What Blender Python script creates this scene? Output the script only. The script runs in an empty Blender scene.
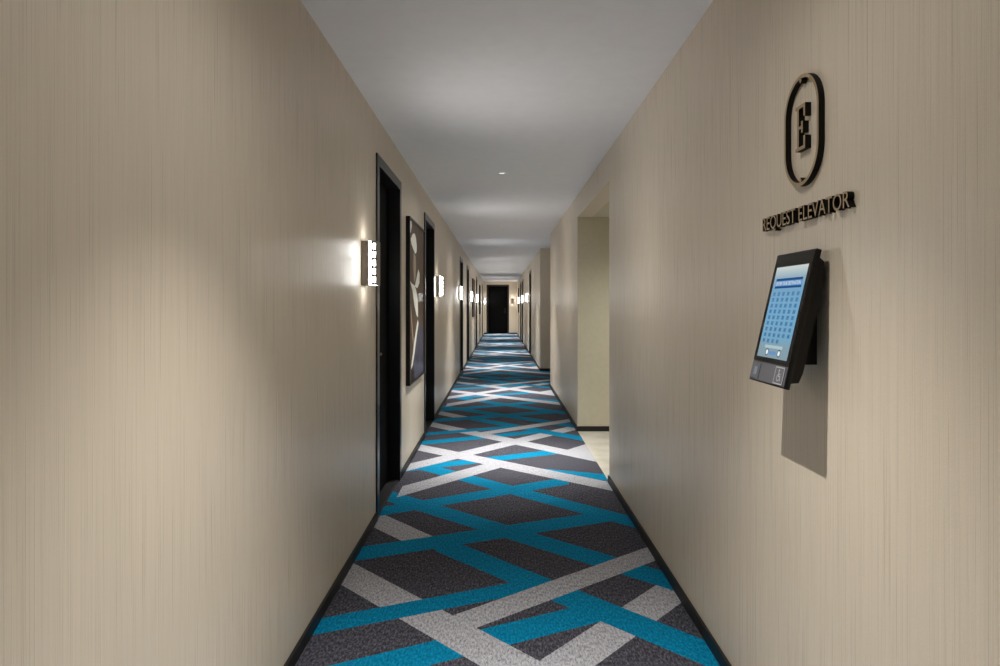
import bpy, bmesh, math
from mathutils import Vector, Matrix, geometry

# ------------------------------------------------------------------ basics
scn = bpy.context.scene
COL = scn.collection
PI = math.pi
XL, XR = -0.75, 0.803            # corridor side walls
Y0, Y1 = -5.0, 31.2              # corridor ends
H = 2.445                        # corridor ceiling
LOB0, LOB1, LOBX, LOBH = 4.90, 6.90, 3.2, 2.215   # elevator lobby opening on the right
ALC0, ALC1, ALCX = 10.65, 13.30, 2.4              # full height alcove on the right
BBH, BBT = 0.052, 0.012          # baseboard


class MB:
    """collects shapes, links them as one mesh object"""
    def __init__(self):
        self.v, self.f, self.m = [], [], []

    def add(self, verts, faces, mat=0):
        o = len(self.v)
        self.v += [tuple(p) for p in verts]
        self.f += [tuple(i + o for i in f) for f in faces]
        self.m += [mat] * len(faces)

    def box(self, x0, x1, y0, y1, z0, z1, mat=0, bevel=0.0, seg=2, xf=None):
        bm = bmesh.new()
        bmesh.ops.create_cube(bm, size=1.0)
        for v in bm.verts:
            v.co = Vector(((x0 + x1) / 2 + v.co.x * (x1 - x0), (y0 + y1) / 2 + v.co.y * (y1 - y0),
                           (z0 + z1) / 2 + v.co.z * (z1 - z0)))
        if bevel:
            bmesh.ops.bevel(bm, geom=bm.edges[:], offset=bevel, segments=seg, profile=0.5, affect='EDGES')
        if xf is not None:
            bm.transform(xf)
        self.bm(bm, mat)

    def bm(self, bm, mat=0):
        bm.normal_update()
        bm.verts.index_update()
        self.add([v.co.copy() for v in bm.verts], [[v.index for v in f.verts] for f in bm.faces], mat)
        bm.free()

    def prism(self, outline, y0, y1, face_mat=0, side_mat=0, xf=None):
        """outline in the x-z plane, counter-clockwise seen from -y; front at y0, back at y1"""
        n = len(outline)
        vs = [Vector((x, y0, z)) for x, z in outline] + [Vector((x, y1, z)) for x, z in outline]
        if xf is not None:
            vs = [xf @ p for p in vs]
        o = len(self.v)
        self.v += [tuple(p) for p in vs]
        self.f.append(tuple(o + i for i in range(n))); self.m.append(face_mat)
        self.f.append(tuple(o + n + i for i in reversed(range(n)))); self.m.append(face_mat)
        for i in range(n):
            j = (i + 1) % n
            self.f.append((o + i, o + n + i, o + n + j, o + j)); self.m.append(side_mat)

    def ring(self, outer, inner, y0, y1, face_mat=0, side_mat=0):
        n = len(outer)
        o = len(self.v)
        for y in (y0, y1):
            for loop in (outer, inner):
                self.v += [(x, y, z) for x, z in loop]
        A, B, C, D = o, o + n, o + 2 * n, o + 3 * n
        for i in range(n):
            j = (i + 1) % n
            self.f += [(A + i, A + j, B + j, B + i), (C + i, D + i, D + j, C + j),
                       (A + i, C + i, C + j, A + j), (B + i, B + j, D + j, D + i)]
            self.m += [face_mat, face_mat, side_mat, side_mat]

    def lathe(self, prof, n=32, mat=0, axis='Z', c=(0, 0, 0)):
        """prof: list of (r, h)"""
        o = len(self.v)
        for r, h in prof:
            for k in range(n):
                a = 2 * PI * k / n
                p = (r * math.cos(a), r * math.sin(a), h)
                if axis == 'Y':
                    p = (p[0], h, p[1])
                self.v.append((p[0] + c[0], p[1] + c[1], p[2] + c[2]))
        for i in range(len(prof) - 1):
            for k in range(n):
                l = (k + 1) % n
                self.f.append((o + i * n + k, o + i * n + l, o + (i + 1) * n + l, o + (i + 1) * n + k))
                self.m.append(mat)

    def build(self, name, mats, parent=None, smooth=None, fix=True):
        me = bpy.data.meshes.new(name)
        me.from_pydata(self.v, [], self.f)
        if not isinstance(mats, (list, tuple)):
            mats = [mats]
        for m in mats:
            me.materials.append(m)
        me.polygons.foreach_set('material_index', self.m)
        if fix:
            bm = bmesh.new(); bm.from_mesh(me)
            bmesh.ops.recalc_face_normals(bm, faces=bm.faces)
            bm.to_mesh(me); bm.free()
        if smooth:
            for p in me.polygons:
                p.use_smooth = True
            me.set_sharp_from_angle(angle=math.radians(smooth))
        me.update()
        o = bpy.data.objects.new(name, me)
        COL.objects.link(o)
        if parent is not None:
            o.parent = parent
        return o


def thing(name, label, cat, loc, rz=0.0, group=None):
    o = bpy.data.objects.new(name, None)
    COL.objects.link(o)
    o.empty_display_size = 0.05
    o.location = loc
    o.rotation_euler = (0, 0, rz)
    o['label'] = label
    o['category'] = cat
    if group:
        o['group'] = group
    return o


def copy_thing(src, loc, rz, label):
    r = src.copy(); COL.objects.link(r)
    r.location = loc; r.rotation_euler = (0, 0, rz); r['label'] = label
    for ch in src.children:
        c = ch.copy(); COL.objects.link(c); c.parent = r
        for g in ch.children:
            d = g.copy(); COL.objects.link(d); d.parent = c
    return r


def structure(o):
    o['kind'] = 'structure'
    return o

# local frame of wall things: x to the right, y into the wall (wall face at y = 0), z up
RZ_LEFT, RZ_RIGHT, RZ_END = PI / 2, -PI / 2, 0.0

# ------------------------------------------------------------------ materials


def srgb(r, g, b):
    def f(c):
        c /= 255.0
        return c / 12.92 if c <= 0.04045 else ((c + 0.055) / 1.055) ** 2.4
    return (f(r), f(g), f(b), 1.0)


class NT:
    def __init__(self, name):
        self.mat = bpy.data.materials.new(name)
        self.mat.use_nodes = True
        self.t = self.mat.node_tree
        self.t.nodes.clear()
        self.out = self.n('ShaderNodeOutputMaterial')

    def n(self, typ, **kw):
        nd = self.t.nodes.new(typ)
        for k, v in kw.items():
            setattr(nd, k, v)
        return nd

    def l(self, a, b):
        self.t.links.new(a, b)

    def bsdf(self, color, rough=0.5, metal=0.0, spec=0.5, coat=0.0, coat_rough=0.05):
        b = self.n('ShaderNodeBsdfPrincipled')
        b.inputs['Base Color'].default_value = color
        b.inputs['Roughness'].default_value = rough
        b.inputs['Metallic'].default_value = metal
        b.inputs['Specular IOR Level'].default_value = spec
        b.inputs['Coat Weight'].default_value = coat
        b.inputs['Coat Roughness'].default_value = coat_rough
        self.l(b.outputs[0], self.out.inputs[0])
        return b

    def coords(self, scale):
        tc = self.n('ShaderNodeTexCoord')
        mp = self.n('ShaderNodeMapping')
        mp.inputs['Scale'].default_value = scale
        self.l(tc.outputs['Object'], mp.inputs['Vector'])
        return mp.outputs[0]

    def noise(self, scale3, detail=2.0, rough=0.5, scale=1.0):
        nz = self.n('ShaderNodeTexNoise')
        nz.inputs['Scale'].default_value = scale
        nz.inputs['Detail'].default_value = detail
        nz.inputs['Roughness'].default_value = rough
        self.l(self.coords(scale3), nz.inputs['Vector'])
        return nz.outputs[0]

    def math(self, op, a, b):
        m = self.n('ShaderNodeMath', operation=op)
        for i, x in enumerate((a, b)):
            if isinstance(x, (int, float)):
                m.inputs[i].default_value = x
            else:
                self.l(x, m.inputs[i])
        return m.outputs[0]

    def ramp(self, fac, stops):
        r = self.n('ShaderNodeValToRGB')
        el = r.color_ramp.elements
        while len(el) < len(stops):
            el.new(0.5)
        for e, (p, c) in zip(el, stops):
            e.position = p; e.color = c
        self.l(fac, r.inputs[0])
        return r.outputs[0]

    def bump(self, b, height, strength=0.2, dist=0.002):
        bp = self.n('ShaderNodeBump')
        bp.inputs['Strength'].default_value = strength
        bp.inputs['Distance'].default_value = dist
        self.l(height, bp.inputs['Height'])
        self.l(bp.outputs[0], b.inputs['Normal'])


def plain(name, color, rough=0.5, metal=0.0, spec=0.5, coat=0.0, grain=0.06, gscale=60.0):
    """a plain surface with a faint procedural grain in colour and roughness"""
    m = NT(name)
    b = m.bsdf(color, rough, metal, spec, coat)
    nz = m.noise((gscale,) * 3, 3.0)
    lo = tuple(c * (1 - grain) for c in color[:3]) + (1,)
    hi = tuple(min(1, c * (1 + grain)) for c in color[:3]) + (1,)
    m.l(m.ramp(nz, [(0.3, lo), (0.7, hi)]), b.inputs['Base Color'])
    return m.mat


def wallpaper():
    m = NT('vertical_stria_wallpaper')
    base = srgb(*WALL_RGB)
    b = m.bsdf(base, 0.40, 0.0, 0.7)
    fine = m.noise((380, 380, 1.8), 2.0, 0.6)
    wide = m.noise((170, 170, 1.0), 3.0, 0.65)
    weave = m.noise((500, 500, 900), 1.0, 0.5)
    s = m.math('ADD', m.math('MULTIPLY', fine, 0.48), m.math('MULTIPLY', wide, 0.24))
    s = m.math('ADD', s, m.math('MULTIPLY', weave, 0.32))
    lo = tuple(c * 0.86 for c in base[:3]) + (1,)
    hi = tuple(min(1, c * 1.12) for c in base[:3]) + (1,)
    m.l(m.ramp(s, [(0.32, lo), (0.68, hi)]), b.inputs['Base Color'])
    rr = m.n('ShaderNodeMapRange')
    rr.inputs['From Min'].default_value = 0.35; rr.inputs['From Max'].default_value = 0.65
    rr.inputs['To Min'].default_value = 0.26; rr.inputs['To Max'].default_value = 0.50
    m.l(fine, rr.inputs['Value']); m.l(rr.outputs[0], b.inputs['Roughness'])
    m.bump(b, s, 0.4, 0.002)
    return m.mat


def carpet(name, lo, mid, hi, fleck=(9, 9)):
    m = NT(name)
    b = m.bsdf(mid, 0.95, 0.0, 0.1)
    a = m.noise((120, 42, 1), 3.0, 0.75)
    c = m.noise((700, 420, 1), 2.0, 0.6)
    s = m.math('ADD', m.math('MULTIPLY', a, 0.62), m.math('MULTIPLY', c, 0.38))
    m.l(m.ramp(s, [(0.36, lo), (0.5, mid), (0.64, hi)]), b.inputs['Base Color'])
    m.bump(b, c, 0.5, 0.003)
    return m.mat


def emitter(name, color, strength):
    m = NT(name)
    e = m.n('ShaderNodeEmission')
    e.inputs[0].default_value = color
    e.inputs[1].default_value = strength
    m.l(e.outputs[0], m.out.inputs[0])
    return m.mat


WALL_RGB = (212, 199, 179)
M_WALL = wallpaper()
M_LOBBY = plain('painted_plaster', srgb(200, 193, 172), 0.75, gscale=25, grain=0.03)
M_CEIL = plain('ceiling_paint', srgb(246, 246, 250), 0.9, gscale=12, grain=0.015)
M_BLACK = plain('black_skirting_paint', srgb(18, 17, 17), 0.55)
M_DOOR = plain('black_door_lacquer', srgb(7, 7, 7), 0.7, spec=0.05, gscale=30)
M_CASING = plain('black_satin_casing', srgb(22, 21, 22), 0.30, gscale=40)
M_STEEL = plain('brushed_steel', srgb(150, 146, 138), 0.35, 1.0, gscale=120)
M_GREY = plain('warm_grey_metal', srgb(140, 134, 126), 0.45, 0.6, gscale=90)
M_DARKMETAL = plain('dark_bronze_metal', srgb(52, 43, 34), 0.45, 0.8)
M_PLASTIC = plain('black_plastic', srgb(13, 12, 12), 0.42, spec=0.3, gscale=150)
M_GLOSS = plain('black_glass_bezel', srgb(14, 14, 15), 0.12, gscale=20)
M_KEY = plain('charcoal_key_panel', srgb(66, 66, 72), 0.4, gscale=200)
M_PALE = plain('pale_key_marking', srgb(160, 160, 162), 0.5)
M_BLUEKEY = plain('blue_grey_key', srgb(104, 116, 134), 0.4)
M_GOLD = plain('champagne_metal_face', srgb(166, 144, 110), 0.45, 0.3, gscale=80)
M_RETURN = plain('black_letter_return', srgb(14, 12, 10), 0.6, spec=0.2)
M_TRIM = plain('white_trim_ring', srgb(235, 235, 233), 0.5)
M_DARKC = carpet('charcoal_carpet', srgb(22, 22, 26), srgb(63, 63, 71), srgb(118, 117, 127))
M_BLUEC = carpet('teal_blue_carpet', srgb(0, 78, 106), srgb(0, 116, 154), srgb(10, 156, 200))
M_GREYC = carpet('silver_grey_carpet', srgb(84, 85, 90), srgb(163, 164, 170), srgb(202, 203, 208))
M_DIFF = emitter('sconce_diffuser_glow', (1.0, 0.985, 0.96, 1), 26.0)
M_LENS = emitter('downlight_lens_glow', (1.0, 0.95, 0.88, 1), 1.5)


def stone():
    m = NT('cream_stone_floor')
    b = m.bsdf(srgb(205, 200, 182), 0.35)
    v = m.noise((3, 3, 3), 5.0, 0.65)
    m.l(m.ramp(v, [(0.35, srgb(166, 162, 149)), (0.5, srgb(184, 180, 168)), (0.7, srgb(196, 193, 182))]),
        b.inputs['Base Color'])
    return m.mat


M_STONE = stone()

# ------------------------------------------------------------------ carpet
P = 4.06        # length of the pattern repeat
# (colour, slope, upper intercept, lower intercept, x from, x to[, shift of the lower edge's two ends]): band edges are Y = slope*X + intercept; later covers earlier
BANDS = [
    ('b', 0.50, 2.71, 2.53, -0.9, 0.45),
    ('g', 1.14, 2.27, 2.01, -0.9, 0.9),
    ('g', -1.15, 3.315, 3.054, -0.9, -0.36, 0, -0.10),
    ('g', 1.264, 5.24, 4.80, 0.56, 0.9, 0.14, 0),
    ('b', -0.37, 5.44, 5.24, 0.30, 0.9),
    ('b', -0.97, 4.89, 4.66, -0.62, 0.9),
    ('b', 0.50, 5.77, 5.585, -0.9, 0.50),
    ('b', 0.59, 4.75, 4.55, -0.9, 0.52, 0, -0.02),
    ('b', -0.905, 3.98, 3.75, -0.9, 0.9),
    ('b', 0.445, 3.92, 3.715, -0.9, 0.68),
    ('g', 1.18, 5.62, 5.34, -0.70, 0.0),
    ('g', -1.05, 2.585, 2.325, -0.9, 0.9),
    ('b', -1.04, 3.41, 3.17, -0.33, 0.9, -0.015, 0),
    ('b', 0.45, 3.10, 2.955, -0.9, 0.12),
    ('g', -0.86, 5.60, 5.35, -0.9, 0.9),
    ('g', 0.80, 2.95, 2.76, -0.20, 0.9),
]
polys = [[(XL, Y0), (XR, Y0), (XR, Y1), (XL, Y1)], [(XR, ALC0), (ALCX, ALC0), (ALCX, ALC1), (XR, ALC1)]]
pcol = [0, 0]
CI = {'b': 1, 'g': 2}
for k in range(-3, 9):
    for c, m, u, lo, xa, xb, *sh in BANDS:
        sa, sb = sh or (0, 0)
        xb2 = 2.4 if (xb >= 0.9 and 1 <= k <= 3) else min(xb, XR + 0.02)   # bands run on into the alcove
        dy = k * P
        if dy + min(lo + m * xa, lo + m * xb2) > Y1 or dy + max(u + m * xa, u + m * xb2) < Y0:
            continue
        polys.append([(xa + sa, m * (xa + sa) + lo + dy), (xb2 + sb, m * (xb2 + sb) + lo + dy), (xb2, m * xb2 + u + dy), (xa, m * xa + u + dy)])
        pcol.append(CI[c])


def inlay(polys, pcol, nbase):
    """one flat mesh in which each polygon paints over the earlier ones, clipped to the first nbase polygons"""
    vs, fs = [], []
    for pl in polys:
        fs.append(list(range(len(vs), len(vs) + len(pl))))
        vs += [Vector(p) for p in pl]
    V, _e, F, _ov, _oe, OF = geometry.delaunay_2d_cdt(vs, [], fs, 4, 1e-5)
    out, mat = [], []
    for f, src in zip(F, OF):
        if not any(s < nbase for s in src):
            continue
        out.append(list(f)); mat.append(pcol[max(src)])
    return [tuple(v) for v in V], out, mat


V, F, MT = inlay(polys, pcol, 2)
mb = MB()
mb.v = [(x, y, 0.0) for x, y in V]; mb.f = F; mb.m = MT
fl = structure(mb.build('floor', [M_DARKC, M_BLUEC, M_GREYC], fix=False))
for p in fl.data.polygons:
    if p.normal.z < 0:
        p.flip()
mb = MB(); mb.box(XR, LOBX, LOB0, LOB1, -0.04, 0.0); structure(mb.build('floor_lobby', M_STONE))

# ------------------------------------------------------------------ shell
DW, DH = 0.98, 2.222             # door opening (outer size of casing)
DOORS_L = [(4.52, 'l'), (7.08, 'l'), (12.92, 'l'), (15.50, 'l'), (21.32, 'l'), (27.9, 'l')]
DOORS_R = [17.66, 23.4, 25.8]
END_DOOR_X = -0.105
ESX, ESZ = 1.07, 1.03            # the end door is a little larger


def wall_with_openings(name, mat, axis, a0, a1, face, back, centres, top=H, DW=DW, DH=DH):
    """a straight wall between a0 and a1 (along y, or along x for the end wall) with door openings"""
    mb = MB()

    def b(s0, s1, z0, z1):
        if axis == 'y':
            mb.box(min(face, back), max(face, back), s0, s1, z0, z1)
        else:
            mb.box(s0, s1, min(face, back), max(face, back), z0, z1)
    s = a0
    for c in centres:
        b(s, c - DW / 2, 0, top)
        b(c - DW / 2, c + DW / 2, DH, top)
        s = c + DW / 2
    b(s, a1, 0, top)
    return structure(mb.build(name, mat))


WT = 0.15
wall_with_openings('wall_left', M_WALL, 'y', Y0, Y1, XL, XL - WT, [d[0] for d in DOORS_L])
wall_with_openings('wall_end', M_WALL, 'x', XL - WT, XR + WT, Y1, Y1 + WT, [END_DOOR_X], DW=DW * ESX, DH=DH * ESZ)
mb = MB(); mb.box(XL - WT, XR + WT, Y0 - WT, Y0, 0, H); structure(mb.build('wall_back', M_WALL))
mb = MB()
mb.box(XR, XR + WT, Y0, LOB0, 0, H)
mb.box(XR, XR + WT, LOB0, LOB1 + 0.02, LOBH, H)
mb.box(XR, XR + WT, LOB1 + 0.02, ALC0, 0, H)
structure(mb.build('wall_right', M_WALL))
wall_with_openings('wall_right_far', M_WALL, 'y', ALC1, Y1, XR, XR + WT, DOORS_R)
mb = MB(); mb.box(XR + WT, ALCX, ALC0 - WT, ALC0, 0, H); structure(mb.build('wall_alcove_near', M_WALL))
mb = MB(); mb.box(XR + WT, ALCX, ALC1, ALC1 + WT, 0, H); structure(mb.build('wall_alcove_far', M_WALL))
mb = MB(); mb.box(ALCX, ALCX + WT, ALC0 - WT, ALC1 + WT, 0, H); structure(mb.build('wall_alcove_back', M_WALL))
mb = MB(); mb.box(XR, LOBX, LOB1, LOB1 + 0.02, 0, LOBH); mb.box(XR + WT, LOBX, LOB1 + 0.02, LOB1 + WT, 0, LOBH)
structure(mb.build('wall_lobby_far', M_LOBBY))
mb = MB(); mb.box(XR + WT, LOBX, LOB0 - WT, LOB0, 0, LOBH); structure(mb.build('wall_lobby_near', M_LOBBY))
mb = MB(); mb.box(LOBX, LOBX + WT, LOB0 - WT, LOB1 + WT, 0, LOBH); structure(mb.build('wall_lobby_back', M_LOBBY))

mb = MB()
mb.box(XL - WT, XR + WT, Y0 - WT, Y1 + WT, H, H + 0.1)
mb.box(XR + WT, ALCX + WT, ALC0 - WT, ALC1 + WT, H, H + 0.1)
structure(mb.build('ceiling', M_CEIL))
mb = MB(); mb.box(XR + WT, LOBX + WT, LOB0 - WT, LOB1 + WT, LOBH, LOBH + 0.1)
structure(mb.build('ceiling_lobby', M_LOBBY))


def skirting(name, runs):
    mb = MB()
    for x0, x1, y0, y1 in runs:
        bm = bmesh.new()
        bmesh.ops.create_cube(bm, size=1.0)
        for v in bm.verts:
            v.co = Vector(((x0 + x1) / 2 + v.co.x * (x1 - x0), (y0 + y1) / 2 + v.co.y * (y1 - y0), BBH / 2 + v.co.z * BBH))
        bmesh.ops.bevel(bm, geom=[e for e in bm.edges if all(v.co.z > BBH * 0.9 for v in e.verts)], offset=0.003,
                        segments=2, affect='EDGES')
        mb.bm(bm)
    return structure(mb.build(name, M_BLACK))


def runs_between(a0, a1, centres, DW=DW):
    out, s = [], a0
    for c in centres:
        out.append((s, c - DW / 2 - 0.002)); s = c + DW / 2 + 0.002
    out.append((s, a1))
    return out


skirting('baseboard_left', [(XL, XL + BBT, a, b) for a, b in runs_between(Y0, Y1, [d[0] for d in DOORS_L])])
skirting('baseboard_right', [(XR - BBT, XR, Y0, LOB0), (XR - BBT, XR, LOB1 - BBT, ALC0)])
skirting('baseboard_right_far', [(XR - BBT, XR, a, b) for a, b in runs_between(ALC1 - BBT, Y1, DOORS_R)])
skirting('baseboard_end', [(a, b, Y1 - BBT, Y1) for a, b in runs_between(XL + BBT, XR - BBT, [END_DOOR_X], DW * ESX)])
skirting('baseboard_back', [(XL + BBT, XR - BBT, Y0, Y0 + BBT)])
skirting('baseboard_lobby', [(XR, LOBX, LOB1 - BBT, LOB1), (XR + WT, LOBX, LOB0, LOB0 + BBT),
                             (LOBX - BBT, LOBX, LOB0 + BBT, LOB1 - BBT)])
skirting('baseboard_alcove', [(XR, ALCX, ALC1 - BBT, ALC1), (XR + WT, ALCX, ALC0, ALC0 + BBT),
                              (ALCX - BBT, ALCX, ALC0 + BBT, ALC1 - BBT)])

# ------------------------------------------------------------------ doors
IW, IH = 0.42, 2.157


def make_door(name, loc, rz):
    d = bpy.data.objects.new(name, None)
    COL.objects.link(d)
    d.location = loc; d.rotation_euler = (0, 0, rz)
    d['kind'] = 'structure'
    mb = MB()
    mb.prism([(-DW / 2, 0), (-IW, 0), (-IW, IH), (IW, IH), (IW, 0), (DW / 2, 0), (DW / 2, DH), (-DW / 2, DH)], -0.010, 0.125)
    mb.box(-IW, -IW + 0.014, 0.118, 0.125, 0.012, IH)       # rebate stops behind the leaf
    mb.box(IW - 0.014, IW, 0.118, 0.125, 0.012, IH)
    mb.build('door_frame', M_CASING, d)
    mb = MB()
    mb.box(-IW + 0.003, IW - 0.003, 0.075, 0.117, 0.014, IH - 0.003, bevel=0.002)
    leaf = mb.build('door_leaf', M_DOOR, d)
    mb = MB()
    mb.box(-IW, IW, 0.0, 0.125, 0.0, 0.010, bevel=0.003)
    mb.build('threshold', M_BLACK, d)
    mb = MB()
    mb.box(0.305, 0.355, 0.063, 0.0752, 0.93, 1.16, bevel=0.005)
    mb.build('lock_plate', M_DARKMETAL, leaf)
    mb = MB()
    mb.lathe([(0.0, 0.012), (0.009, 0.012), (0.009, 0.063), (0.0, 0.063)], 16, axis='Y', c=(0.33, 0, 0.985))
    mb.box(0.215, 0.342, 0.010, 0.026, 0.976, 0.994, bevel=0.006, seg=3)
    mb.build('door_handle', M_DARKMETAL, leaf, smooth=40)
    return d


door0 = make_door('door_1', (XL, DOORS_L[0][0], 0), RZ_LEFT)
door0.scale = (-1, 1, 1)
n_door = 1


def more_door(loc, rz):
    global n_door
    n_door += 1
    r = copy_thing(door0, loc, rz, '')
    r.scale = (1, 1, 1)
    del r['label']
    r.name = 'door_%d' % n_door
    return r


for y, _ in DOORS_L[1:]:
    more_door((XL, y, 0), RZ_LEFT).scale = (-1, 1, 1)       # hinged on the far side
for y in DOORS_R:
    more_door((XR, y, 0), RZ_RIGHT)
more_door((END_DOOR_X, Y1, 0), RZ_END).scale = (ESX, 1, ESZ)

# ------------------------------------------------------------------ wall sconces
SW, SH = 0.055, 0.12


def make_sconce(loc, rz, label):
    t = thing('wall_sconce', label, 'wall lamp', loc, rz, 'grey box wall sconces along the corridor')
    mb = MB()
    mb.box(-SW, SW, -0.040, 0.0, -SH, SH, bevel=0.002)
    mb.build('mounting_box', M_GREY, t)
    mb = MB()
    mb.box(-SW + 0.002, SW - 0.002, -0.077, -0.040, -SH + 0.002, SH - 0.002)
    mb.build('diffuser', M_DIFF, t)
    mb = MB()
    mb.box(-SW, SW, -0.083, -0.077, -SH, SH, bevel=0.0015)                     # solid front
    for s in (-1, 1):
        x0, x1 = sorted((s * (SW - 0.0025), s * SW))
        mb.box(x0, x1, -0.063, -0.053, -SH, SH)                                # long rail
        for k in range(6):
            z = -SH + 0.007 + k * (2 * SH - 0.014) / 5
            mb.box(x0, x1, -0.077, -0.062, z - 0.007, z + 0.007)               # bars between the slots
    mb.build('slotted_cover', M_GREY, t)
    return t


SZ = 1.528
sc0 = make_sconce((XL, 3.66, SZ), RZ_LEFT, 'glowing grey box wall sconce nearest the camera, beside the first black door')
SCONCES = [
    (XL, 7.90, RZ_LEFT, 'glowing wall sconce on left wall just past the second black door, beyond the framed print'),
    (XL, 12.00, RZ_LEFT, 'wall sconce on left wall just before the third black door, third lamp along that wall'),
    (XL, 16.40, RZ_LEFT, 'fourth lamp along the left wall, between the fourth black door and a square dark picture'),
    (XL, 20.42, RZ_LEFT, 'fifth lamp along the left wall, just before the fifth black door'),
    (XL, 30.90, RZ_LEFT, 'wall sconce in far left corner, lighting the wall beside the black end door'),
    (XR, 18.52, RZ_RIGHT, 'nearest lit wall sconce on the right wall, just past its first black door'),
    (XR, 22.50, RZ_RIGHT, 'second lit sconce along the far right wall, before the pair of black doors'),
    (XR, 27.00, RZ_RIGHT, 'third sconce along the far right wall, before the small square picture'),
]
for x, y, rz, lab in SCONCES:
    copy_thing(sc0, (x, y, SZ), rz, lab)
copy_thing(sc0, (0.585, Y1, SZ), RZ_END, 'wall sconce on the end wall facing the camera, right of the black end door')
# unseen sconce added behind the camera as extra fill light
copy_thing(sc0, (XR, -3.4, SZ), RZ_RIGHT, 'added fill sconce on right wall behind the camera, out of the picture')

# ------------------------------------------------------------------ downlights
SCONCE_FILL_W = 32.0
SPOT, SPOTW, SPOTN = 245.0, 23.0, 300.0


def make_downlight(loc, label):
    t = thing('downlight', label, 'ceiling light', loc, 0, 'small round downlights in the corridor ceiling')
    mb = MB()
    mb.lathe([(0.026, 0.0), (0.026, -0.004), (0.030, -0.007), (0.038, -0.006), (0.041, -0.003), (0.041, 0.0), (0.026, 0.0)], 40)
    mb.build('trim_ring', M_TRIM, t, smooth=40)
    mb = MB()
    mb.lathe([(0.0001, -0.0025), (0.0255, -0.002)], 40)
    mb.build('lens', M_LENS, t)
    return t


def lamp(kind_name, loc, power, size_deg, blend, color, radius=0.008):
    L = bpy.data.lights.new(kind_name, 'SPOT')
    L.energy = power; L.spot_size = math.radians(size_deg); L.spot_blend = blend
    L.color = color; L.shadow_soft_size = radius
    o = bpy.data.objects.new(kind_name, L); COL.objects.link(o)
    o.location = loc
    return o


DLY = [1.50 + 4.26 * k for k in range(-1, 7)] + [30.4]
DL_LAB = ['small round downlight in the ceiling behind the camera, out of the picture',
          'small round downlight in the ceiling overhead, just above the picture edge, lighting the elevator terminal',
          'largest pale round downlight on the ceiling, nearest of those in view',
          'second pale round downlight along the ceiling, small spot beyond the nearest one',
          'third pale downlight along the ceiling, above the far alcove',
          'fourth downlight along the ceiling, a tiny spot past the alcove',
          'fifth downlight along the ceiling, far down the corridor',
          'sixth downlight along the ceiling, beyond the pair of doors on the far right',
          'last downlight along the ceiling, just before the black end door']
dl0 = None
WARM = (1.0, 0.975, 0.94)
for y, lab in zip(DLY, DL_LAB):
    if y > Y1:
        continue
    loc = (0.018, y, H)
    if dl0 is None:
        dl0 = make_downlight(loc, lab)
    else:
        copy_thing(dl0, loc, 0, lab)
    lamp('downlight_centre_beam', (0.018, y, H - 0.012), SPOTN, 46, 1.0, WARM)
    lamp('downlight_core_beam', (0.018, y, H - 0.012), SPOT, 80, 1.0, WARM)
    lamp('downlight_wide_beam', (0.018, y, H - 0.012), SPOTW, 165, 1.0, WARM)
# added fill spot before each sconce, brightening the ceiling and opposite wall
for o in [o for o in COL.objects if o.name.startswith('wall_sconce')]:
    d = Vector((0, -1, 0)); d.rotate(o.rotation_euler)
    g = lamp('sconce_fill_beam', o.location + d * 0.09, SCONCE_FILL_W, 172, 1.0, (1.0, 0.985, 0.96), 0.05)
    g.rotation_euler = (d + Vector((0, 0, 0.15))).to_track_quat('-Z', 'Y').to_euler()
# lobby downlight
t = copy_thing(dl0, (1.75, 5.9, LOBH), 0, 'round downlight in the elevator lobby ceiling, hidden behind the right wall')
lamp('lobby_beam', (1.75, 5.9, LOBH - 0.012), 125, 150, 1.0, (1.0, 0.975, 0.90), 0.04)

# ------------------------------------------------------------------ framed prints on the walls
M_PDARK = plain('print_umber', srgb(36, 29, 25), 0.6, spec=0.2, coat=0.12, gscale=8, grain=0.15)
M_PBROWN = plain('print_brown', srgb(84, 66, 52), 0.6, spec=0.2, coat=0.12, gscale=14, grain=0.2)
M_PGREY = plain('print_grey', srgb(80, 76, 73), 0.6, spec=0.2, coat=0.12, gscale=14, grain=0.15)
M_PWHITE = plain('print_white', srgb(232, 232, 222), 0.6, spec=0.2, coat=0.12, gscale=14, grain=0.05)
M_PTAN = plain('print_tan', srgb(168, 150, 124), 0.6, spec=0.2, coat=0.12, gscale=14, grain=0.08)
M_PINDIGO = plain('print_indigo', srgb(74, 72, 88), 0.6, spec=0.2, coat=0.12, gscale=5, grain=0.35)
M_FRAME = plain('black_brown_frame', srgb(20, 15, 12), 0.4, spec=0.25, gscale=40)
PM = [M_PDARK, M_PBROWN, M_PGREY, M_PWHITE, M_PTAN, M_PINDIGO]


def make_print(loc, rz, w, h, label, shapes, base, group=None):
    t = thing('framed_print', label, 'picture', loc, rz, group)
    fw, fd = 0.018, 0.033
    a, b = w / 2, h / 2
    mb = MB()
    mb.ring([(-a, -b), (a, -b), (a, b), (-a, b)],
            [(-a + fw, -b + fw), (a - fw, -b + fw), (a - fw, b - fw), (-a + fw, b - fw)], -fd, 0.0)
    mb.build('frame', M_FRAME, t)
    a -= fw; b -= fw
    V, F, MT = inlay([[(-a, -b), (a, -b), (a, b), (-a, b)]] + [s[1] for s in shapes], [base] + [s[0] for s in shapes], 1)
    mb = MB()
    n = len(V)
    mb.v = [(x, -0.026, z) for x, z in V]; mb.f = F; mb.m = MT
    mb.add([(-a, -0.004, -b), (a, -0.004, -b), (a, -0.004, b), (-a, -0.004, b)], [(0, 1, 2, 3)], 0)
    mb.build('print', PM, t)
    return t


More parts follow.
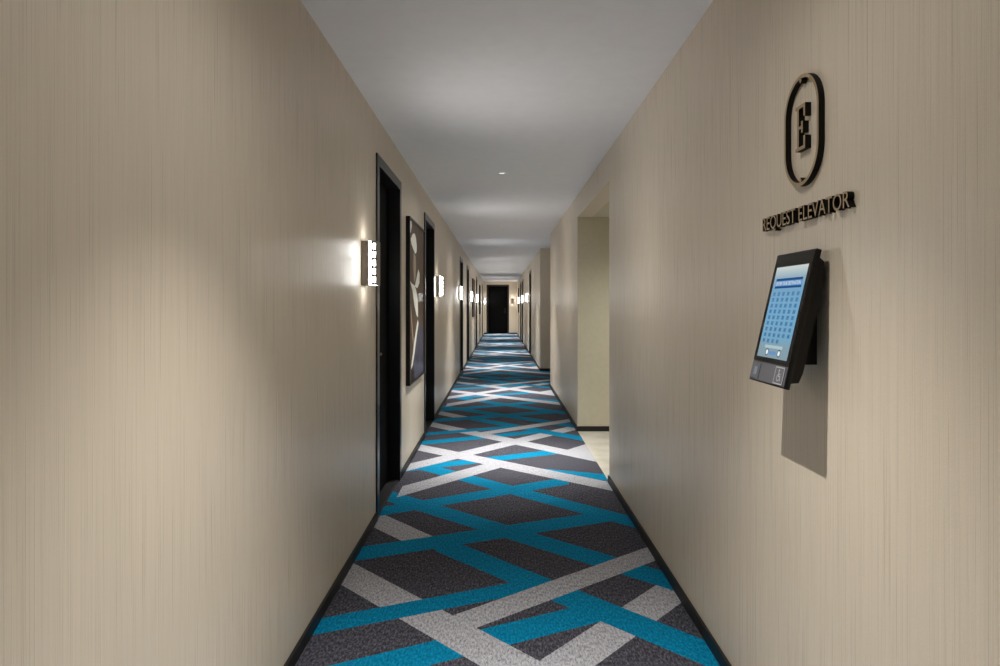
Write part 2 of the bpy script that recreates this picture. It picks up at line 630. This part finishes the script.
# shapes of the tall print, in metres from its centre (x right, z up)
TALL = [
    (2, [(-0.291, 0.66), (0.51, 0.66), (0.51, -0.65), (0.075, -0.191), (-0.077, 0.298), (-0.002, 0.503)]),
    (1, [(-0.30, 0.66), (-0.18, 0.60), (-0.02, 0.503), (-0.05, 0.40), (-0.077, 0.298), (-0.16, 0.20), (-0.25, 0.05), (-0.33, 0.20), (-0.36, 0.45)]),
    (4, [(-0.239, 0.407), (-0.257, 0.276), (-0.204, 0.154), (-0.114, 0.203), (-0.077, 0.298), (-0.114, 0.388)]),
    (5, [(0.094, -0.194), (-0.059, -0.328), (-0.291, -0.529), (-0.222, -0.66), (0.51, -0.66), (0.51, -0.25)]),
    (0, [(-0.393, -0.556), (-0.409, -0.66), (-0.186, -0.66), (-0.222, -0.535)]),
    (4, [(-0.425, -0.014), (-0.409, -0.135), (-0.342, -0.258), (-0.274, -0.362), (-0.239, -0.319), (-0.274, -0.272), (-0.359, -0.102)]),
    (3, [(-0.458, 0.648), (-0.45, 0.551), (-0.409, 0.559), (-0.359, 0.614), (-0.376, 0.652)]),
    (3, [(-0.308, 0.555), (-0.417, 0.503), (-0.376, 0.466), (-0.257, 0.434), (-0.151, 0.406), (-0.09, 0.41), (-0.04, 0.432), (-0.026, 0.46), (-0.031, 0.489), (-0.077, 0.537), (-0.13, 0.565), (-0.186, 0.575)]),
    (3, [(0.084, 0.286), (-0.059, 0.194), (-0.16, 0.127), (0.007, 0.114), (0.164, 0.166), (0.174, 0.252)]),
    (3, [(-0.458, 0.162), (-0.308, 0.083), (-0.186, -0.035), (-0.04, -0.123), (0.046, -0.142), (0.065, -0.083), (0.036, 0.012), (-0.059, 0.089), (-0.16, 0.132), (-0.359, 0.146)]),
    (3, [(0.036, -0.161), (-0.222, -0.354), (-0.291, -0.44), (-0.393, -0.529), (-0.384, -0.559), (-0.291, -0.529), (-0.186, -0.447), (-0.059, -0.328), (0.094, -0.194)]),
]
make_print((XL, 5.83, 1.3355), RZ_LEFT, 1.04, 1.355,
           'tall framed abstract print with white leaf shapes, between the two nearest left doors', TALL, 0)
A2 = [(2, [(0.05, 0.5), (0.56, 0.5), (0.56, -0.5), (0.25, -0.5)]), (1, [(-0.3, 0.5), (0.0, 0.5), (-0.2, -0.5), (-0.5, -0.5)]),
      (5, [(-0.1, -0.5), (0.5, -0.5), (0.3, -0.1)])]
A3 = [(1, [(-0.5, -0.5), (0.1, -0.5), (0.4, 0.5), (-0.1, 0.5)]), (2, [(0.2, -0.3), (0.5, -0.1), (0.5, 0.4)])]
DP = 'dark framed prints down the corridor'
make_print((XL, 18.50, 1.52), RZ_LEFT, 1.15, 1.04, 'dark framed print on left wall between the fourth and fifth black doors', A2, 0, DP)
make_print((XL, 24.35, 1.53), RZ_LEFT, 1.10, 1.04, 'dark framed print farthest along the left wall, past the fifth black door', A3, 0, DP)
make_print((XR, 28.40, 1.53), RZ_RIGHT, 1.10, 1.04, 'dark framed print on the far right wall, near the end door', A2, 0, DP)


# ------------------------------------------------------------------ lettering helper
def glyphs(text, extrude=0.0):
    cu = bpy.data.curves.new('lettering', 'FONT')
    cu.body = text; cu.size = 1.0; cu.extrude = extrude; cu.resolution_u = 4
    ob = bpy.data.objects.new('lettering', cu); COL.objects.link(ob)
    bpy.context.view_layer.update()
    me = bpy.data.meshes.new_from_object(ob.evaluated_get(bpy.context.evaluated_depsgraph_get()))
    vs = [v.co.copy() for v in me.vertices]
    fs = [(list(p.vertices), p.normal.copy()) for p in me.polygons]
    bpy.data.objects.remove(ob); bpy.data.meshes.remove(me); bpy.data.curves.remove(cu)
    return vs, fs


def span(vs):
    return min(v.x for v in vs), max(v.x for v in vs), min(v.y for v in vs), max(v.y for v in vs)


# ------------------------------------------------------------------ REQUEST ELEVATOR lettering
DEPTH = 0.016
sign = thing('wall_lettering', 'row of raised gold-faced black letters reading REQUEST ELEVATOR above the black terminal', 'sign',
             (XR, 1.752, 1.5185), RZ_RIGHT)
TXT = 'REQUEST ELEVATOR'
full = span(glyphs(TXT)[0])
sx = 0.498 / (full[1] - full[0])
caph = span(glyphs('E')[0])
sz = 0.0380 / (caph[3] - caph[2])
for i, ch in enumerate(TXT):
    if ch == ' ':
        continue
    vs, fs = glyphs(ch, 1.0)
    off = span(glyphs(TXT[:i + 1])[0])[1] - span(vs)[1]
    mb = MB()
    mb.v = [((v.x + off - full[0]) * sx - 0.249, -DEPTH / 2 - v.z * DEPTH / 2, v.y * sz) for v in vs]
    for f, nrm in fs:
        mb.f.append(tuple(f)); mb.m.append(0 if nrm.z > 0.5 else 1)
    mb.build('letter', [M_GOLD, M_RETURN], sign)

# ------------------------------------------------------------------ oval emblem with an E
emb = thing('oval_emblem', 'raised oval ring emblem around a letter E, above the wall lettering', 'sign',
            (XR, 1.748, 1.7545), RZ_RIGHT)


def stadium(r, half, n=28):
    pts = []
    for k in range(n + 1):
        a = PI * k / n
        pts.append((r * math.cos(a), half + r * math.sin(a)))
    for k in range(n + 1):
        a = PI + PI * k / n
        pts.append((r * math.cos(a), -half + r * math.sin(a)))
    return pts


mb = MB()
mb.ring(stadium(0.100, 0.045), stadium(0.0905, 0.045), -DEPTH, 0.001, 0, 1)
mb.build('oval_ring', [M_GOLD, M_RETURN], emb, smooth=35)
ce = [(0, 0), (.056, 0), (.056, .034), (.047, .034), (.046, .009), (.020, .009), (.020, .055), (.034, .055), (.034, .044), (.043, .044),
      (.043, .074), (.034, .074), (.034, .063), (.020, .063), (.020, .109), (.046, .109), (.047, .084), (.056, .084), (.056, .118),
      (0, .118), (0, .110), (.009, .110), (.009, .008), (0, .008)]
mb = MB()
mb.prism([(x - 0.029, z - 0.051) for x, z in ce], -DEPTH, 0.0, 0, 1)
mb.build('letter', [M_GOLD, M_RETURN], emb)
for s in (1, -1):
    mb = MB()
    mb.prism([(-0.007, s * 0.131), (0, s * 0.131 - 0.008), (0.007, s * 0.131), (0, s * 0.131 + 0.008)], -DEPTH, 0.0, 0, 1)
    mb.build('diamond_stud', [M_GOLD, M_RETURN], emb)

# ------------------------------------------------------------------ elevator request terminal
AZ = 1.26
term = thing('elevator_terminal', 'black tilted touchscreen terminal with lit blue keypad screen on the right wall', 'touchscreen',
             (XR, 1.7325, AZ), RZ_RIGHT)
L = 0.348
ct, st = 0.339 / L, 0.0785 / L
PX = Matrix(((1, 0, 0, 0), (0, ct, st, -0.0345), (0, -st, ct, 1.432 - AZ), (0, 0, 0, 1)))   # panel frame: z = 0 at its top edge


def flat(mb_verts):
    return [tuple(PX @ Vector(p)) for p in mb_verts]


mb = MB()
mb.box(-0.1155, 0.1125, 0.0, 0.014, -L, 0.004, bevel=0.002, seg=2, xf=PX)
panel = mb.build('front_panel', M_PLASTIC, term, smooth=40)
mb = MB()
mb.box(-0.113, 0.110, -0.0012, 0.002, -0.291, 0.0015, bevel=0.0005, xf=PX)
mb.build('glass_bezel', M_GLOSS, panel)
# rear shell, a little narrower than the panel
bm_prof = [(0.012, -0.012), (0.030, -0.022), (0.041, -0.060), (0.041, -0.300), (0.036, -0.326), (0.012, -0.334)]
mb = MB()
n = len(bm_prof)
vv = [(-0.1025, y, z) for y, z in bm_prof] + [(0.1025, y, z) for y, z in bm_prof]
mb.add(flat(vv), [tuple(range(n)), tuple(range(2 * n - 1, n - 1, -1))] + [(i, i + n, (i + 1) % n + n, (i + 1) % n) for i in range(n)])
mb.build('rear_shell', M_PLASTIC, term)
# wedge bracket to the wall
pr = [(0.001, 1.146), (-0.062, 1.146), (-0.006, 1.386), (0.001, 1.386)]
mb = MB()
vv = [(-0.045, y, z - AZ) for y, z in pr] + [(0.0425, y, z - AZ) for y, z in pr]
mb.add(vv, [(0, 1, 2, 3), (7, 6, 5, 4)] + [(i, i + 4, (i + 1) % 4 + 4, (i + 1) % 4) for i in range(4)])
mb.build('wall_bracket', M_PLASTIC, term)

# screen, drawn as one inlaid sheet
SX0, SX1, SZ0, SZ1 = -0.0935, 0.0945, -0.280, -0.034


def screen_mat():
    m = NT('lit_screen_background')
    tc = m.n('ShaderNodeTexCoord'); sp = m.n('ShaderNodeSeparateXYZ'); m.l(tc.outputs['Object'], sp.inputs[0])
    mr = m.n('ShaderNodeMapRange'); m.l(sp.outputs[2], mr.inputs['Value'])
    mr.inputs['From Min'].default_value = -0.101; mr.inputs['From Max'].default_value = 0.139
    col = m.ramp(mr.outputs[0], [(0.0, srgb(134, 158, 170)), (0.12, srgb(134, 160, 172)), (0.22, srgb(120, 168, 196)), (0.5, srgb(118, 170, 205)),
                                 (0.78, srgb(120, 164, 196)), (0.88, srgb(150, 176, 192)), (1.0, srgb(206, 214, 210))])
    e = m.n('ShaderNodeEmission'); m.l(col, e.inputs[0]); e.inputs[1].default_value = 0.95
    g = m.n('ShaderNodeBsdfGlossy'); g.inputs['Roughness'].default_value = 0.08; g.inputs['Color'].default_value = (0.03, 0.03, 0.03, 1)
    a = m.n('ShaderNodeAddShader'); m.l(e.outputs[0], a.inputs[0]); m.l(g.outputs[0], a.inputs[1])
    m.l(a.outputs[0], m.out.inputs[0])
    return m.mat


SM = [screen_mat(), emitter('screen_navy', srgb(38, 84, 136), 0.9), emitter('screen_header_blue', srgb(106, 150, 198), 0.95),
      emitter('screen_key_blue', srgb(96, 146, 184), 0.95), emitter('screen_pale', srgb(178, 198, 204), 0.95),
      emitter('screen_dark_icon', srgb(58, 82, 96), 0.9), emitter('screen_text_blue', srgb(34, 74, 122), 0.9),
      emitter('screen_white', srgb(232, 240, 242), 1.0)]


def rect(x0, x1, z0, z1):
    return [(x0, z0), (x1, z0), (x1, z1), (x0, z1)]


def disc(x, z, r, n=20):
    return [(x + r * math.cos(2 * PI * k / n), z + r * math.sin(2 * PI * k / n)) for k in range(n)]


sp, sc_ = [rect(SX0, SX1, SZ0, SZ1)], [0]
sp.append(rect(-0.079, 0.080, -0.093, -0.066)); sc_.append(1)
sp.append(rect(-0.079, 0.080, -0.087, -0.0725)); sc_.append(2)
keys = []
for r in range(9):
    for c in range(6 if r < 8 else 4):
        kx, kz = -0.0715 + c * 0.0288, -0.1085 - r * 0.01585
        sp.append(rect(kx - 0.0085, kx + 0.0085, kz - 0.0056, kz + 0.0056)); sc_.append(3)
        keys.append((kx, kz, str(r * 6 + c + 1)))
sp.append(rect(-0.055, 0.055, -0.2545, -0.2465)); sc_.append(4)
sp.append(rect(-0.020, 0.022, -0.271, -0.262)); sc_.append(2)
for x in (-0.034, 0.040):
    sp.append(disc(x, -0.2655, 0.0098)); sc_.append(5)
    sp.append(disc(x, -0.2655, 0.0068)); sc_.append(7)
V, F, MT = inlay(sp, sc_, 1)
mb = MB(); mb.v = flat([(x, -0.0018, z) for x, z in V]); mb.f = F; mb.m = MT
screen = mb.build('screen', SM, panel)


def screen_text(name, items, height, width, mat):
    """items: (x centre, z centre, text); every text is fitted to the height (and the width, if given)"""
    mb = MB()
    for x, z, s in items:
        vs, fs = glyphs(s)
        b = span(vs)
        kz = height / (b[3] - b[2])
        kx = min(kz, width / (b[1] - b[0])) if width else kz
        mb.add(flat([(x + (v.x - (b[0] + b[1]) / 2) * kx, -0.0022, z + (v.y - (b[2] + b[3]) / 2) * kz) for v in vs]), [f for f, _ in fs])
    return mb.build(name, mat, screen)


screen_text('header_text', [(0.0, -0.0798, 'ENTER YOUR DESTINATION')], 0.0095, 0.145, SM[7])
screen_text('floor_numbers', keys, 0.0078, 0.013, SM[6])

# key strip under the glass
mb = MB(); mb.box(-0.112, 0.109, -0.0012, 0.002, -0.344, -0.2945, bevel=0.0005, xf=PX)
strip = mb.build('key_strip', M_KEY, panel)
mb = MB(); mb.box(-0.104, -0.052, -0.0026, 0.0, -0.341, -0.2975, bevel=0.0008, xf=PX)
key = mb.build('reader_key', M_KEY, strip)
mb = MB()
mb.add(flat([(x - 0.078, -0.0029, z - 0.320) for x, z in rect(-0.010, 0.010, -0.011, 0.011)]), [(0, 1, 2, 3)])
mb.build('card_symbol', M_BLUEKEY, key)
# accessibility key: framed square with a wheelchair symbol
mb = MB(); mb.box(0.044, 0.101, -0.0026, 0.0, -0.343, -0.2955, bevel=0.0008, xf=PX)
key = mb.build('accessibility_key', M_KEY, strip)


def bar(p, q, w):
    d = Vector((q[0] - p[0], q[1] - p[1])).normalized() * (w / 2)
    nx, nz = -d.y, d.x
    return [(p[0] + nx - d.x, p[1] + nz - d.y), (p[0] - nx - d.x, p[1] - nz - d.y), (q[0] - nx + d.x, q[1] - nz + d.y), (q[0] + nx + d.x, q[1] + nz + d.y)]


mb = MB()
kc = (0.0725, -0.3193)


def sym(poly):
    mb.add(flat([(kc[0] + x, -0.0029, kc[1] + z) for x, z in poly]), [tuple(range(len(poly)))])


for a, b in (((-0.025, -0.0205), (0.025, -0.0205)), ((0.025, -0.0205), (0.025, 0.0205)), ((0.025, 0.0205), (-0.025, 0.0205)), ((-0.025, 0.0205), (-0.025, -0.0205))):
    sym(bar(a, b, 0.0028))
sym(disc(-0.003, 0.0125, 0.0036))
sym(bar((-0.003, 0.0075), (-0.001, -0.002), 0.004))
sym(bar((-0.001, -0.002), (0.007, -0.002), 0.0034))
sym(bar((0.007, -0.002), (0.010, -0.012), 0.0034))
sym(bar((-0.002, 0.004), (0.006, 0.004), 0.0026))
ring_o = [(-0.002 + 0.0095 * math.cos(a), -0.005 + 0.0095 * math.sin(a)) for a in [math.radians(120 + 10 * k) for k in range(23)]]
ring_i = [(-0.002 + 0.0068 * math.cos(a), -0.005 + 0.0068 * math.sin(a)) for a in [math.radians(120 + 10 * k) for k in range(23)]]
for k in range(22):
    sym([ring_o[k], ring_o[k + 1], ring_i[k + 1], ring_i[k]])
mb.build('wheelchair_symbol', M_PALE, key)

# ------------------------------------------------------------------ camera, world, view
cam = bpy.data.cameras.new('camera')
cam.sensor_width = 36.0
cam.lens = 24.012
cam.shift_y = -0.027
cam.clip_start = 0.02
co = bpy.data.objects.new('camera', cam)
COL.objects.link(co)
co.location = (0, 0, 1.295)
co.rotation_euler = (PI / 2, 0, 0)
scn.camera = co

w = bpy.data.worlds.new('world'); scn.world = w
w.use_nodes = True
w.node_tree.nodes['Background'].inputs[0].default_value = (0, 0, 0, 1)

scn.view_settings.view_transform = 'Standard'
scn.view_settings.look = 'None'
scn.view_settings.gamma = 1.0
scn.view_settings.exposure = 0.0
scn.view_settings.use_curve_mapping = False
scn.cycles.max_bounces = 12
scn.cycles.diffuse_bounces = 8
scn.cycles.glossy_bounces = 4
scn.cycles.sample_clamp_indirect = 6.0
scn.cycles.use_denoising = True
